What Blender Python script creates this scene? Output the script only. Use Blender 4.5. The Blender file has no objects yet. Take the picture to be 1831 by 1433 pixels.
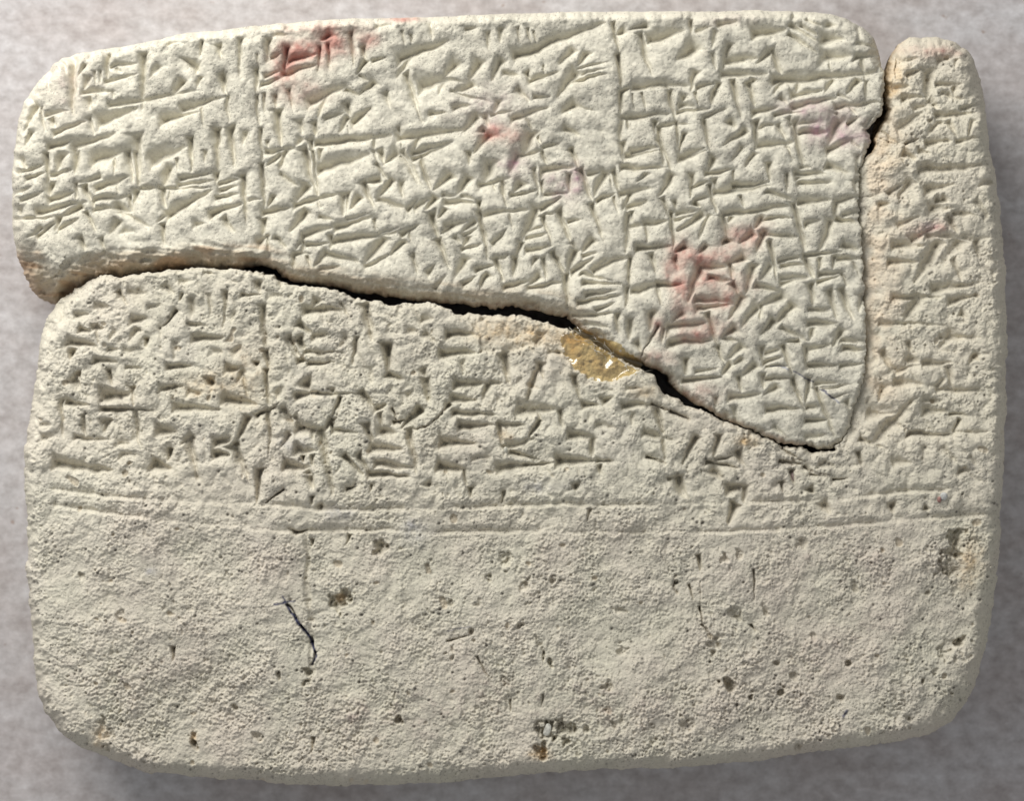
import bpy, math, random
import numpy as np
from mathutils import Vector

# ---------------------------------------------------------------- camera, world, lights, exposure
sc = bpy.context.scene
U = 1.0e-4                       # one tenth of a millimetre: the grid the relief is measured on
CX, CY = 915.5, 716.5
ZT = 300.0                       # height of the written face above the table, in U
CAMD = 5200.0                    # lens above the written face, in U
cam_d = bpy.data.cameras.new("camera")
cam = bpy.data.objects.new("camera", cam_d)
sc.collection.objects.link(cam)
cam.location = (0, 0, (ZT + CAMD) * U)
cam_d.sensor_width = 36.0
cam_d.lens = 36.0 * CAMD / 1831.0
cam_d.clip_start = 0.01
cam_d.clip_end = 20.0
cam_d.dof.use_dof = True
cam_d.dof.focus_distance = (CAMD + 10) * U
cam_d.dof.aperture_fstop = 13.0
sc.camera = cam

world = bpy.data.worlds.new("World")
sc.world = world
world.use_nodes = True
bg = world.node_tree.nodes["Background"]
bg.inputs["Color"].default_value = (0.95, 0.97, 1.0, 1)
bg.inputs["Strength"].default_value = 0.40

def area(name, loc, target, sx, sy, power, col):
    l = bpy.data.lights.new(name, 'AREA')
    l.shape = 'RECTANGLE'; l.size = sx; l.size_y = sy; l.energy = power; l.color = col
    o = bpy.data.objects.new(name, l); sc.collection.objects.link(o)
    o.location = loc
    o.rotation_euler = (Vector(target) - Vector(loc)).to_track_quat('-Z', 'Y').to_euler()
    return o
area("window_light", (-0.175, 0.285, 0.225), (0.0, 0.03, 0.02), 0.28, 0.24, 2.15, (1.0, 0.985, 0.95))

sc.view_settings.view_transform = 'Standard'
sc.view_settings.look = 'None'
sc.view_settings.exposure = 0.0
sc.view_settings.gamma = 1.0

# ---------------------------------------------------------------- impressions, read off tile by tile
# each mark: head x, head y, tip x, tip y, half width at the head, depth
STROKES = """
# tile 0 0 2.1846
60,48,60,93,7,9;69,52,63,66,3,4;89,45,87,66,4,6;118,44,117,90,5,6;78,58,78,71,2,2;82,57,82,70,2,2;72,64,67,76,5,4;67,76,94,74,4,4
91,55,113,51,3,3;86,67,113,61,3,3;90,86,163,74,4,4;82,99,113,88,9,7;79,75,80,82,1,2;91,75,92,82,1,2;38,94,57,91,3,3;45,109,73,97,4,4
30,87,18,108,5,6;34,88,37,107,3,3;40,120,61,115,6,6;25,108,20,120,4,4;60,121,94,108,7,6;77,130,104,123,9,7;73,97,76,111,4,3;112,112,114,150,8,7
125,131,152,120,10,7;148,66,142,78,5,6;164,63,161,73,3,3;150,89,183,80,6,6;133,99,164,90,8,7;166,87,167,104,2,3;178,106,178,140,5,7;156,113,157,140,4,6
160,55,147,47,5,6;165,33,163,47,2,5;183,62,184,77,5,6;61,123,62,140,5,6;44,98,46,104,4,4;72,82,74,90,5,4;52,52,54,60,4,5;96,56,100,60,3,3
# tile 300 0 2.1846
59,32,58,63,3,4;45,60,48,80,4,5;49,80,50,100,3,3;52,105,55,137,5,6;72,56,73,80,3,5;73,78,76,105,2,4;76,105,78,137,2,5;73,44,74,58,1.5,2
83,34,81,50,4,6;84,46,95,43,3,4;79,62,94,57,3,4;76,69,93,64,3,4;97,39,95,63,3,7;99,49,121,43,5,6;95,60,123,52,5,6;124,38,124,58,2,5;131,36,132,57,2,5
131,29,126,33,5,6;117,83,146,70,8,7;88,77,89,90,2,4;99,72,102,90,2,4;79,76,80,92,2,4;91,92,93,121,6,7;118,115,119,137,4,6;109,115,104,121,4,3
129,78,124,97,5,5;120,100,122,114,4,5;122,118,183,111,6,7;130,97,145,92,3,3;147,97,139,108,4,5;146,85,150,98,3,4;152,100,167,88,6,6;150,26,152,54,3,5
160,38,163,50,3,5;162,50,154,62,4,6;157,62,168,67,2,3;168,68,158,77,5,6;145,73,160,78,3,4;147,103,150,112,1,1;129,137,165,126,10,7;169,113,170,125,2,4
175,125,178,134,5,6;80,124,109,121,4,5;97,124,92,137,4,5;82,116,82,123,3,3
# tile 600 0 2.1846
53,48,93,33,8,8;62,28,62,38,1.5,3;56,25,57,38,2,2;58,60,71,100,5,5;60,48,50,64,5,5;72,71,97,65,10,8;98,53,88,64,7,6;118,50,109,67,6,6;136,50,127,66,6,6
88,64,108,67,3,3;88,69,84,77,5,4;111,69,98,75,6,5;95,75,130,84,2,2;149,45,221,18,7,7;149,22,151,36,2,3;158,23,160,36,2,3;163,24,165,35,2,3;160,66,183,58,4,5
157,58,161,66,3,5;170,53,173,63,1.5,2;145,97,175,87,5,5;128,94,145,90,3,3;133,84,129,95,5,4;156,95,167,122,2,3;124,96,126,104,5,5;116,96,104,109,6,5;121,106,126,111,4,4
52,113,110,105,6,6;52,104,55,125,2,4;68,112,63,128,6,6;64,125,95,117,5,6;126,111,112,126,6,6;160,110,153,129,8,6;166,112,169,121,3,3;169,121,183,117,3,4;70,127,73,137,2,3
# tile 900 0 2.1846
58,66,84,61,4,6;62,56,86,50,2,3;64,61,84,56,2,3;57,41,46,52,6,5;68,44,60,55,5,5;60,60,45,79,8,7;58,86,48,93,7,6;58,85,76,91,2,2;50,106,63,110,5,5
91,18,94,45,3,5;94,45,97,75,3,7;97,75,96,96,3,6;97,96,97,120,4,4;98,26,91,29,4,5;118,21,104,24,4,5;113,28,122,63,4,5;120,32,150,26,8,7;156,40,143,49,9,8
97,75,107,70,4,6;108,71,153,69,6,5;133,70,136,74,3,4;115,76,117,92,1.5,3;107,77,107,92,1,1.5;98,77,98,93,2,2;137,75,142,100,3,5;142,100,145,125,2,5;97,97,138,92,4,5
157,60,153,74,5,5;157,75,161,87,2,3;145,87,158,87,5,5;148,80,145,88,4,5;143,92,170,88,4,4;158,72,175,68,3,4;176,69,170,86,4,5;101,98,103,106,2,4;105,125,128,121,4,5
98,118,100,128,3,4;129,104,132,137,4,6;126,100,125,110,3,5;149,110,144,127,3,6;165,98,170,125,3,5;130,103,152,101,3,4;146,128,165,122,4,5;165,96,183,90,3,4;155,17,156,31,3,5
# tile 1240 0 2.1846
30,36,22,66,4,5;28,49,54,47,6,6;24,60,62,60,6,5;63,42,52,52,5,5;33,65,39,97,4,5;50,66,48,70,3,4;68,66,155,59,7,7;66,40,74,66,4,5;51,28,75,24,8,8;78,28,104,45,3,4
80,20,107,38,4,4;88,20,108,33,3,4;94,15,108,24,3,3;110,20,118,20,6,5;109,32,124,33,9,7;111,46,129,46,10,7;136,22,136,38,3,3;133,47,150,45,4,5;134,35,152,40,3,3
111,48,114,62,1.5,3;138,48,142,67,3,4;74,67,66,76,5,6;87,65,84,78,4,5;72,80,80,85,3,3;83,78,107,73,6,5;115,65,107,76,4,5;135,66,124,78,5,6;118,78,130,84,2,2;142,66,141,85,3,3
82,88,117,80,5,5;117,88,155,84,5,5;128,88,134,93,3,4;50,92,70,87,5,5;68,94,91,91,3,4;47,68,52,90,4,5;79,97,86,120,3,3;80,102,103,99,4,4;88,110,112,107,5,6;84,100,90,137,5,6
117,92,122,100,4,4;120,100,110,120,8,7;112,123,131,114,6,6;130,115,138,123,2,2;52,100,53,122,4,6;54,105,68,102,3,4;54,119,83,117,6,6;70,102,78,118,3,3;76,118,82,130,2,3
42,108,24,119,5,5;30,100,35,104,4,4;18,76,14,84,4,5;128,101,136,95,3,5;83,12,80,16,3,4
# tile 0 250 2.1846
18,17,21,24,5,5;14,28,37,20,3,4;21,33,36,26,3,4;38,12,38,45,3,6;50,14,46,26,6,6;40,29,60,25,4,4;41,38,40,48,5,6;40,50,61,43,5,6;62,12,62,28,5,6;81,31,63,36,4,4;62,36,63,50,2,4
70,38,76,52,5,7;72,60,79,76,3,5;79,40,108,29,6,6;94,14,94,30,2,3;95,32,98,44,1.5,2;105,10,109,35,7,7;111,10,114,40,5,7;78,50,105,45,5,5;76,50,77,58,3,5;96,54,108,60,7,7
77,58,94,54,3,4;98,58,124,72,4,4;106,46,110,64,3,5;30,59,72,51,5,6;66,56,50,64,6,7;12,65,50,63,3,4;47,66,45,75,5,6;30,78,48,66,4,5;48,74,65,65,4,4;17,57,17,61,3,5
12,44,25,39,3,3;17,50,38,41,3,3;33,72,22,80,3,4;114,40,131,39,3,4;112,42,108,62,4,5;138,24,134,38,8,7;148,32,175,26,3,4;146,37,176,33,4,4;130,40,174,39,3,4
133,40,137,58,5,6;139,41,139,58,1.5,2;138,61,174,41,7,7;138,60,129,68,3,4;134,70,135,86,3,6;145,15,147,25,3,3;66,80,70,90,4,5;83,82,86,92,3,4
# tile 350 250 2.1846
38,30,42,68,4,6;19,36,36,32,3,4;20,41,34,38,3,4;17,48,36,44,3,4;13,62,38,52,5,6;17,28,17,36,4,5;55,20,56,60,3,6;43,50,55,48,2,2;69,12,58,22,5,5;72,12,70,25,3,5;70,28,88,39,3,3
88,8,100,45,6,8;96,10,102,55,3,6;102,24,140,12,9,8;103,8,102,24,4,5;146,10,149,20,2,3;165,12,154,21,7,6;148,20,160,35,3,4;168,13,183,35,4,5;150,33,136,36,5,6;138,35,146,55,5,6
161,34,148,49,5,6;150,49,175,58,4,4;174,58,183,48,3,4;90,38,81,54,7,6;82,54,121,43,4,5;56,60,80,55,5,6;63,46,58,56,4,5;56,66,55,83,4,6;52,84,62,77,5,5;59,78,60,97,2,4
90,60,76,75,6,7;100,48,102,56,2,3;122,45,122,62,5,5;102,63,115,66,3,3;125,44,125,60,3,5;134,48,127,57,5,6;125,65,143,61,3,3;116,72,146,63,6,6;88,78,116,71,5,5;112,84,170,75,5,6
90,87,111,84,3,5;111,79,111,90,3,5;89,79,81,90,3,4;88,83,89,95,3,5;147,65,148,76,2,3;148,77,168,72,2,3;169,78,183,70,4,5;175,74,176,84,2,4;150,78,153,90,3,4;154,82,138,102,8,7
140,104,160,94,4,4;170,85,160,95,5,5;80,94,95,93,3,4;92,95,95,105,2,4;80,95,80,106,3,4;107,92,98,104,5,5;108,94,135,101,4,5;102,106,118,104,3,3;178,93,182,110,2,3;25,65,32,76,5,5
# tile 700 250 2.1846
24,12,33,40,4,6;10,10,25,36,5,5;18,16,49,3,5,6;48,30,35,41,6,6;63,33,54,45,6,6;82,20,76,38,8,6;74,38,98,31,4,4;64,10,64,20,3,4;78,0,66,12,4,5;104,12,96,28,7,5
83,36,86,42,2,3;90,34,96,57,3,4;106,36,100,43,5,6;123,9,128,22,2,4;106,12,125,8,4,5;124,26,150,22,5,6;148,8,155,24,4,6;155,24,164,50,4,6;128,24,121,33,4,5;117,24,121,46,3,4
123,34,125,45,3,5;145,28,146,44,3,5;127,44,144,44,3,4;99,46,120,41,3,4;20,56,35,45,5,4;43,45,54,46,3,3;36,48,28,57,5,6;45,51,70,52,5,5;58,46,72,49,3,3;72,50,74,60,3,6;73,58,80,98,4,6
73,62,98,56,3,4;44,57,38,64,3,4;45,70,66,65,4,4;50,69,40,77,4,6;69,66,58,75,5,5;59,78,71,71,3,4;34,60,39,82,5,7;39,82,48,107,4,6;62,79,58,89,4,5;58,90,74,85,3,4;52,80,58,86,3,3
76,61,117,56,4,4;98,60,99,75,1.5,2;119,56,108,85,6,6;108,85,102,99,4,5;113,65,125,61,2,4;112,74,126,70,3,4;112,81,130,77,4,4;112,91,132,86,4,5;125,62,131,86,3,5;138,58,148,86,4,6
126,60,138,60,2,3;145,68,155,65,3,4;123,56,140,47,5,6;164,52,174,82,3,5;168,50,183,44,4,5;175,28,165,46,7,6;178,27,180,38,2,3;160,28,176,25,3,4;148,84,155,94,3,3;165,83,156,93,6,6
157,96,169,93,3,4;86,97,92,117,4,6;86,97,98,95,3,4;102,98,100,112,4,6;118,97,115,104,3,4;124,98,128,115,3,4;133,92,143,116,3,6;69,107,84,102,4,5;60,98,52,113,6,6;79,112,72,122,5,6
60,118,70,112,3,4;94,122,115,115,5,6;121,112,110,121,6,6;113,122,142,117,4,5;151,92,142,112,5,6;148,108,166,98,6,6;155,110,183,116,3,4;165,108,178,98,5,5;160,128,183,124,4,5;18,95,22,110,3,4
# tile 1050 250 2.1846
30,2,30,18,4,5;32,14,60,9,4,5;28,23,66,23,4,5;60,0,70,28,3,5;76,14,98,10,5,5;103,15,98,28,4,6;98,28,120,24,4,5;49,28,41,35,3,3;70,29,58,47,5,6;21,25,28,44,4,5;17,27,20,38,2,3
28,45,52,40,5,5;36,44,29,58,4,6;34,55,49,51,6,6;22,47,25,60,2,3;62,48,69,66,3,4;72,50,74,58,3,4;48,69,68,67,4,5;37,60,38,71,3,5;49,68,49,87,2,4;35,71,48,70,4,4;70,60,71,90,3,6
40,90,69,87,5,7;35,62,31,93,4,5;75,60,95,58,5,4;88,52,93,56,4,7;88,50,104,46,3,4;85,38,101,35,4,5;86,28,85,48,4,5;101,38,107,60,3,6;105,33,108,47,4,4;106,44,150,37,6,6;120,26,121,38,2,3
120,39,149,34,4,8;126,46,130,57,2,3;112,61,170,54,5,6;150,20,150,33,4,5;163,28,165,44,2,4;171,32,183,29,3,4;173,37,183,35,3,4;175,22,183,22,3,3;148,43,183,53,4,4
94,62,73,76,6,6;72,66,90,61,3,4;100,62,92,80,4,4;111,62,117,84,5,5;118,64,114,70,4,5;115,84,111,87,4,8;143,64,138,73,5,6;141,66,170,64,3,5;143,78,174,79,4,5;136,78,124,85,5,5
146,76,138,92,5,6;150,84,157,118,4,5;171,54,180,92,5,6;158,100,176,96,4,5;160,104,178,102,4,5;160,118,180,113,5,5;80,88,72,92,4,7;97,88,92,93,4,5;127,97,118,102,5,7;96,105,116,105,5,6
100,114,119,116,4,5;118,102,120,116,4,5;58,120,78,118,4,7;94,104,83,132,6,7;90,131,122,134,5,5;120,118,128,136,4,5;35,97,35,128,2,6;8,106,35,96,5,5;54,94,57,108,4,4;37,124,70,118,5,5
136,104,130,127,6,6;150,104,140,115,6,5;138,120,165,127,4,5;72,96,75,106,3,4
# tile 1400 40 2.354
112,38,110,58,7,7;118,47,135,46,3,4;131,48,130,60,3,4;92,58,108,56,4,5;88,80,107,68,5,5;110,92,128,90,4,5;118,70,147,69,4,6;132,90,150,87,3,4;145,75,140,88,3,4;93,100,100,103,4,7
104,98,112,100,3,5;75,83,88,91,1,6;93,92,103,88,1,7;87,27,85,44,1,6;105,112,158,108,5,6;158,121,148,125,3,6;110,128,130,122,5,6;97,122,87,134,5,6;80,130,94,122,3,4;133,28,131,36,2,3;122,134,125,136,3,6
118,76,110,86,5,5;112,60,120,66,4,4;126,76,132,86,4,4
# tile 1400 250 2.354
10,26,33,25,4,5;12,34,37,32,4,5;35,20,50,24,5,5;14,47,38,46,5,6;42,47,57,43,4,5;42,60,57,64,4,6;47,57,57,55,4,4;42,47,40,60,4,5;10,48,18,88,5,6;37,62,28,86,6,6;45,80,58,84,5,5;43,91,60,90,4,5
17,88,45,85,3,6;18,90,25,107,4,5;29,90,27,102,3,4;41,89,38,98,3,5;28,102,48,101,4,6;27,108,45,103,4,5;46,102,50,112,2,3;54,92,60,104,1.5,2;21,129,36,130,3,4;36,115,42,137,4,5;46,114,54,137,5,5;0,106,20,104,5,5;22,110,24,128,4,5
88,64,103,59,3,4;118,46,123,47,4,8;75,50,81,48,3,7;113,52,130,52,6,5;99,76,115,66,4,5;85,81,110,79,5,6;110,73,160,75,5,5;128,60,134,72,4,5;118,80,101,108,8,8;133,78,122,95,8,7;148,76,149,90,4,5
82,94,104,93,4,5;130,92,136,108,3,4;115,114,150,110,5,6;128,123,148,118,4,6;84,120,120,120,4,6;103,121,93,137,7,7;137,132,140,134,3,5;147,46,157,58,5,4;130,57,147,57,3,4;127,58,125,62,2,5
# tile 1100 500 2.1846
104,16,92,33,6,6;68,24,100,20,5,6;76,28,84,55,5,6;84,55,91,70,3,5;46,39,76,36,5,6;45,38,42,50,4,5;55,28,44,38,4,4;46,53,80,49,6,7;30,28,28,42,5,6;41,40,39,52,4,5;35,38,24,58,1,5
97,41,86,48,5,6;88,48,105,53,3,3;117,24,103,39,7,6;136,16,120,22,8,6;121,22,120,32,4,5;130,35,119,46,5,6;145,23,131,38,6,6;150,50,137,52,4,5;138,40,160,51,4,4
104,56,92,66,6,5;104,66,94,72,4,4;94,70,87,78,5,6;58,66,57,78,4,6;66,75,85,72,3,3;57,83,88,80,4,7;121,56,122,70,4,5;122,68,138,64,4,5;124,72,145,71,2,4;124,82,148,80,3,5;115,71,103,80,5,5
102,80,104,92,3,5;122,78,122,90,4,4;124,60,138,58,4,4;138,55,147,80,4,5;147,81,156,108,3,6;158,55,157,75,4,5;160,82,156,105,3,5;95,97,120,94,5,5;132,88,122,96,5,5;125,107,152,106,4,6
162,25,178,24,3,4;160,38,182,37,3,4;163,42,160,50,4,4;160,56,178,54,4,4;160,72,180,72,2,4;165,88,180,128,4,6;158,105,172,104,4,4;157,117,178,115,3,6;168,88,183,86,2,3
# tile 1400 540 2.354
21,17,41,16,4,6;45,22,38,35,5,6;45,30,62,30,4,4;22,34,36,33,3,3;47,36,62,36,4,6;20,49,43,48,3,6;45,49,62,47,3,4;25,62,42,61,4,5;30,66,52,63,2,4;38,73,50,70,1.5,2
75,17,125,17,3,3;97,44,104,46,6,6;96,31,97,46,3,4;128,26,118,34,6,6;120,27,150,27,3,4;108,47,130,46,4,5;147,40,140,48,3,5;77,38,86,56,4,5;86,53,105,48,4,4;86,62,106,62,6,6;118,64,124,58,4,5
118,67,155,68,4,4;127,50,129,70,4,4;77,66,72,76,6,6;68,85,88,85,8,7;84,92,102,72,5,6;82,93,70,108,8,8;109,83,127,83,5,6;127,86,140,86,2,5;107,75,120,76,4,4;95,101,130,101,3,6;134,91,129,100,2,6
130,99,158,99,2,2;60,105,80,112,3,3;58,115,60,125,3,4;0,112,16,122,1,5;18,125,24,130,1,6;22,131,36,134,1,4
# tile 0 500 2.1846
57,52,80,55,5,6;66,42,75,44,4,5;76,41,85,40,4,5;78,38,82,54,2,3;59,60,57,66,4,7;78,67,95,68,4,4;62,82,64,75,5,6;65,76,66,84,2,4;85,96,108,95,8,8;89,75,91,86,3,4;108,88,110,105,3,4;55,101,75,103,4,4
82,107,125,107,3,6;84,118,92,115,4,5;51,100,52,130,3,3;68,113,70,128,3,4;110,107,115,137,3,3;132,124,145,125,6,7;156,130,148,134,4,5;144,105,180,108,6,6;138,72,157,71,4,6;131,90,150,89,4,5
108,34,120,33,5,4;120,50,119,56,3,4;144,25,132,38,2,6;158,49,183,48,5,6;148,12,146,18,2,3;173,84,173,88,5,6;62,130,90,130,3,3;112,42,106,50,4,4;155,37,170,38,3,3;97,9,103,20,3,4
# tile 350 500 2.1846
55,22,57,60,4,5;57,60,60,75,3,6;58,75,59,103,2.5,5;60,105,60,137,1.5,3;52,3,52,12,4,4;38,13,55,13,2,3;90,26,122,24,5,6;98,18,94,24,4,4;118,18,128,34,1.5,2;84,37,95,45,4,6;86,50,90,58,5,8
97,47,110,45,4,4;77,48,87,65,4,5;75,50,86,66,2,3;85,67,92,67,3,7;90,60,120,60,3,3;92,69,115,69,2,4;140,22,145,50,6,6;132,48,127,70,3,4;157,55,158,78,5,9;158,78,170,82,4,6;50,112,67,103,2,6
26,73,38,73,5,6;25,99,50,102,7,7;38,76,32,85,4,5;38,77,43,100,3,3;50,70,50,72,3,6;17,133,30,128,6,7;42,114,33,135,4,6;91,86,95,78,6,6;82,96,98,93,5,6;95,94,132,94,3,4;112,91,112,93,3,4
118,97,110,115,2,5;82,113,90,123,4,4;86,122,105,124,4,6;111,115,104,125,3,7;112,124,132,125,3,3;136,93,146,108,4,5;147,106,155,103,4,5;160,106,165,113,1,5;162,117,175,115,1,7;183,106,168,122,4,8
150,110,153,125,3,4;140,118,145,137,4,6;97,125,95,130,3,6;100,126,103,137,5,5;71,105,85,128,5,4;76,128,70,137,3,4;175,125,176,137,4,4;25,10,22,40,3,3;7,48,5,46,3,3
# tile 720 500 2.1846
37,46,59,45,5,6;32,61,60,60,6,6;20,82,22,100,4,6;14,107,2,120,3,8;18,75,20,82,4,4;44,86,69,85,6,6;41,98,60,98,5,6;38,103,41,103,4,5;70,87,66,99,4,4;72,85,82,85,3,3;97,107,128,107,8,6
42,110,78,110,4,5;48,120,75,119,5,6;80,120,100,120,4,4;79,118,81,137,2,5;83,63,88,85,6,6;113,70,100,103,4,5;33,134,60,135,6,7;112,117,103,131,3,6;112,105,113,125,3,3;137,128,158,130,6,6
129,108,131,120,3,4;142,80,146,100,4,5;148,103,160,103,4,5;166,99,172,96,4,4;112,73,116,80,3,6;120,58,138,63,3,3
# tile 0 700 2.1846
46,60,92,66,7,8;86,28,84,33,4,5;125,61,140,64,6,7;139,48,137,56,3,6;157,38,148,43,3,6;155,40,162,72,5,5
# tile 350 700 2.1846
17,42,30,39,6,7;16,52,28,52,5,7;34,43,26,47,3,7;32,46,43,73,6,6;42,22,34,42,4,5;59,15,60,55,2,4;53,65,51,92,4,8;50,67,58,63,1,5;83,48,98,49,6,6;85,31,104,33,7,6;95,33,96,39,3,7;102,34,113,85,6,6;110,26,113,33,2,8
74,62,95,63,6,7;88,53,88,59,2,6;96,53,96,62,3,4;92,67,95,69,4,5;94,72,97,80,4,5;122,53,138,68,3,7;134,52,142,67,4,5;142,68,176,69,4,7;145,47,170,48,6,6;152,33,165,34,6,5;148,60,180,62,5,5;175,33,181,68,4,5
72,81,58,92,1,6;123,81,133,78,1.5,6;144,76,142,81,1,5;95,87,94,93,2,6;81,115,90,114,2,7;126,118,124,126,2,6;150,126,149,135,4,8;102,95,103,97,3,4;96,122,95,128,2,6
# tile 700 700 2.1846
40,62,62,65,6,7;89,28,91,45,2,6;97,50,120,56,3,5;89,63,110,61,6,6;108,61,135,59,2,4;96,45,118,38,5,4;138,58,168,57,7,7;165,40,163,56,4,4;168,57,183,57,3,4;171,62,171,68,3,3;152,77,153,82,3.5,5;65,80,65,88,2,6
91,83,91,92,2,4;31,77,32,79,4,4;60,65,62,80,2,4;162,97,160,107,2,3;93,47,93,49,3,4
# tile 1050 700 2.1846
58,14,63,38,5,5;47,35,70,40,5,4;52,10,68,16,1.5,6;68,16,84,23,1.5,6;49,54,62,58,1.5,6;63,40,64,56,3,3;90,38,77,60,4,6;107,38,104,55,4,5;98,59,125,62,2,7;125,50,130,60,5,5;105,57,125,52,2,4;105,66,112,72,7,6;118,80,130,78,6,7
130,80,128,92,4,5;75,72,80,88,7,7;76,70,77,78,1.5,7;66,72,76,70,1.5,5;78,80,83,90,2,4;122,95,115,108,5,8;159,58,178,60,2,6;169,66,170,76,3.5,5;160,74,161,84,1.5,5;158,75,163,75,1,5;176,123,178,127,3,3;30,13,60,10,4,4
# tile 1400 840 2.354
33,27,36,33,5,5;84,28,85,33,4,5;110,30,113,31,3,4;131,50,130,60,4,8;130,60,133,67,3,8;123,68,124,80,5,7;132,48,138,47,2,6;110,93,111,94,2,6;55,86,55,90,2,5;22,126,24,128,2,4;21,16,23,18,3,6;16,55,15,57,3,4;40,8,50,7,1,6
# tile 0 960 3.441
178,30,176,35,5,8;90,58,90,65,2,6;100,102,101,108,3,8;52,98,54,106,4,5;58,102,57,104,3,5;160,70,160,75,3,7;145,70,145,74,1.5,5;121,88,122,89,1.5,6;133,103,135,105,2,5;163,105,162,113,1.5,5;63,39,62,42,2,4;149,36,156,46,.8,6;156,46,161,53,.8,6;161,53,164,60,.8,6;164,60,162,67,1,6;42,20,42,21,1.5,5
# tile 600 960 3.441
24,5,23,9,4,7;33,6,34,7,1.5,5;89,10,88,17,4,5;78,20,79,22,2.5,6;99,24,98,26,3,6;113,20,112,25,2,6;60,33,60,35,2,5;67,33,67,37,2,5;75,31,74,37,3,3;95,45,96,46,3,6;70,47,71,52,2,6;58,54,70,51,1,4;61,58,60,61,3,5;105,53,107,57,1.5,4;108,62,108,65,1,7
111,64,112,69,1.5,7;74,62,80,76,1,4;88,75,89,76,3,5;142,77,141,78,3,6;177,23,176,26,1.5,7;176,27,178,30,1.5,7;146,38,151,39,2,5;148,58,149,59,4,4;32,94,33,97,2.5,8;107,112,104,113,5,10;108,115,107,117,3,9;111,99,109,103,5,7;116,99,122,100,5,7
119,107,121,108,3,8;143,96,145,99,1,5;164,98,165,98.5,1.5,6;130,99,130,102,2,4;149,95,148,96,3,3;91,85,91,92,1,4;107,83,107,89,1,4
# tile 1201 960 3.441
14,10,15,18,2,6;26,10,26,12,4,6;35,9,35,13,2,6;10,25,11,33,1,5;43,18,43,33,1,5;15,37,16,46,1,5;16,46,20,51,1,5;34,38,33,41,4,5;33,41,37,44,2,4;41,46,44,50,1,6;48,36,50,41,2,5;23,53,22,58,4,6;21,57,21,61,2,6;31,76,30,77,4,9;42,82,41,84,2.5,8;57,80,57,83,3,7
92,66,92,67,2,8;88,84,89,84.5,3,6;123,93,124,96,2,6;8,97,9,99,4,6;65,110,66,111,2.5,7;54,65,55,66,2,6;63,73,65,75,2.5,6;136,70,137,71,2.5,6;131,75,131,76,1.5,6;145,14,144,20,4,5;150,55,147,58,2.5,7;140,60,144,63,4,4
# tile 720 500 2.1846
145,20,178,13,4,6;148,3,180,4,4,5;134,-4,137,24,4,6;140,30,172,29,4,6;160,26,172,19,3,4;184,6,182,24,3,5;150,36,168,40,4,4;176,30,177,44,4,5;186,34,185,50,4,5;192,52,198,62,4,4;158,44,166,50,4,4
# tile 1400 40 2.354
90,30,102,26,4,4;96,40,108,34,4,5;84,50,96,48,4,5;120,30,132,26,4,4;122,54,140,58,3,4;136,66,150,62,3,4;100,66,112,62,4,4
"""
# scored ruling lines and the writing's column rules (grid units)
RULES = [
 [(98,876),(150,881),(218,889),(300,895),(400,900),(500,905),(601,912),(750,910),(864,907),(1006,901),(1100,904),(1159,903),(1312,899),(1400,897),(1489,894),(1565,885),(1612,878),(1690,876)],
 [(98,903),(150,910),(207,918),(284,929),(340,934),(400,940),(514,949),(620,949),(700,948),(766,953),(875,949),(1000,951),(1100,951),(1268,951),(1400,946),(1499,941),(1600,932),(1694,925),(1777,919)],
]
# outlines: x, y, rounding radius, drop at the rim, kind (e = round, b = broken)
FRAG = """26,262,23,66,e;32,215,23,66,e;43,182,23,66,e;60,157,23,66,e;72,140,22,66,e;90,120,21,66,e;110,103,19,66,e;135,95,19,66,e;200,85,19,66,e;260,75,18,66,e
330,59,17,66,e;400,52,17,66,e;430,49,17,66,e;500,42,16,66,e;560,37,16,66,e;640,33,16,66,e;700,32,16,66,e;760,30,16,66,e;860,26,17,66,e;950,23,18,66,e
1000,22,18,66,e;1100,20,18,66,e;1240,20,18,66,e;1350,18,18,66,e;1460,21,18,66,e;1485,25,19,66,e;1512,33,21,66,e;1542,46,22,66,e;1563,68,22,66,e;1571,90,30,90,e
1574,110,18,50,b;1580,130,10,22,b;1580,158,9,20,b;1577,172,9,20,b;1579,186,9,20,b;1576,205,9,20,b;1564,220,9,20,b;1549,231,9,22,b;1553,240,9,20,b;1556,252,9,20,b
1550,265,9,20,b;1543,285,9,18,b;1537,305,8,14,b;1534,334,8,10,b;1534,391,8,7,b;1541,438,8,7,b;1544,485,8,7,b;1546,532,8,7,b;1548,587,8,7,b;1546,658,8,8,b
1541,693,9,18,b;1532,719,9,18,b;1525,747,10,20,b;1513,775,12,24,b;1504,789,13,28,b;1482,801,14,30,b;1466,803,14,34,b;1452,801,14,36,b;1439,799,14,20,b;1406,794,16,20,b
1362,778,19,24,b;1318,760,20,26,b;1286,743,20,28,b;1264,733,20,30,b;1249,727,20,50,b;1220,709,22,56,b;1205,692,20,56,b;1196,675,20,56,b;1176,661,20,56,b;1148,649,20,54,b
1109,635,20,50,b;1080,616,24,52,b;1048,600,26,56,b;1030,587,26,60,b;1013,568,26,60,b;960,555,28,60,b;917,550,30,60,b;895,552,32,60,b;829,546,34,62,b;775,541,36,62,b
750,541,36,64,b;700,530,38,66,b;634,524,36,66,b;590,510,32,64,b;547,506,28,64,b;514,501,26,62,b;498,488,24,60,b;470,475,26,66,b;448,480,32,85,b;400,486,42,100,b
300,496,56,115,b;200,508,70,130,b;140,530,84,150,b;98,546,92,160,b;76,534,88,155,b;61,519,80,150,b;52,501,70,145,b;38,470,54,130,b;27,436,42,120,e;22,392,38,112,e
22,348,23,66,e;23,300,23,66,e"""
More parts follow.
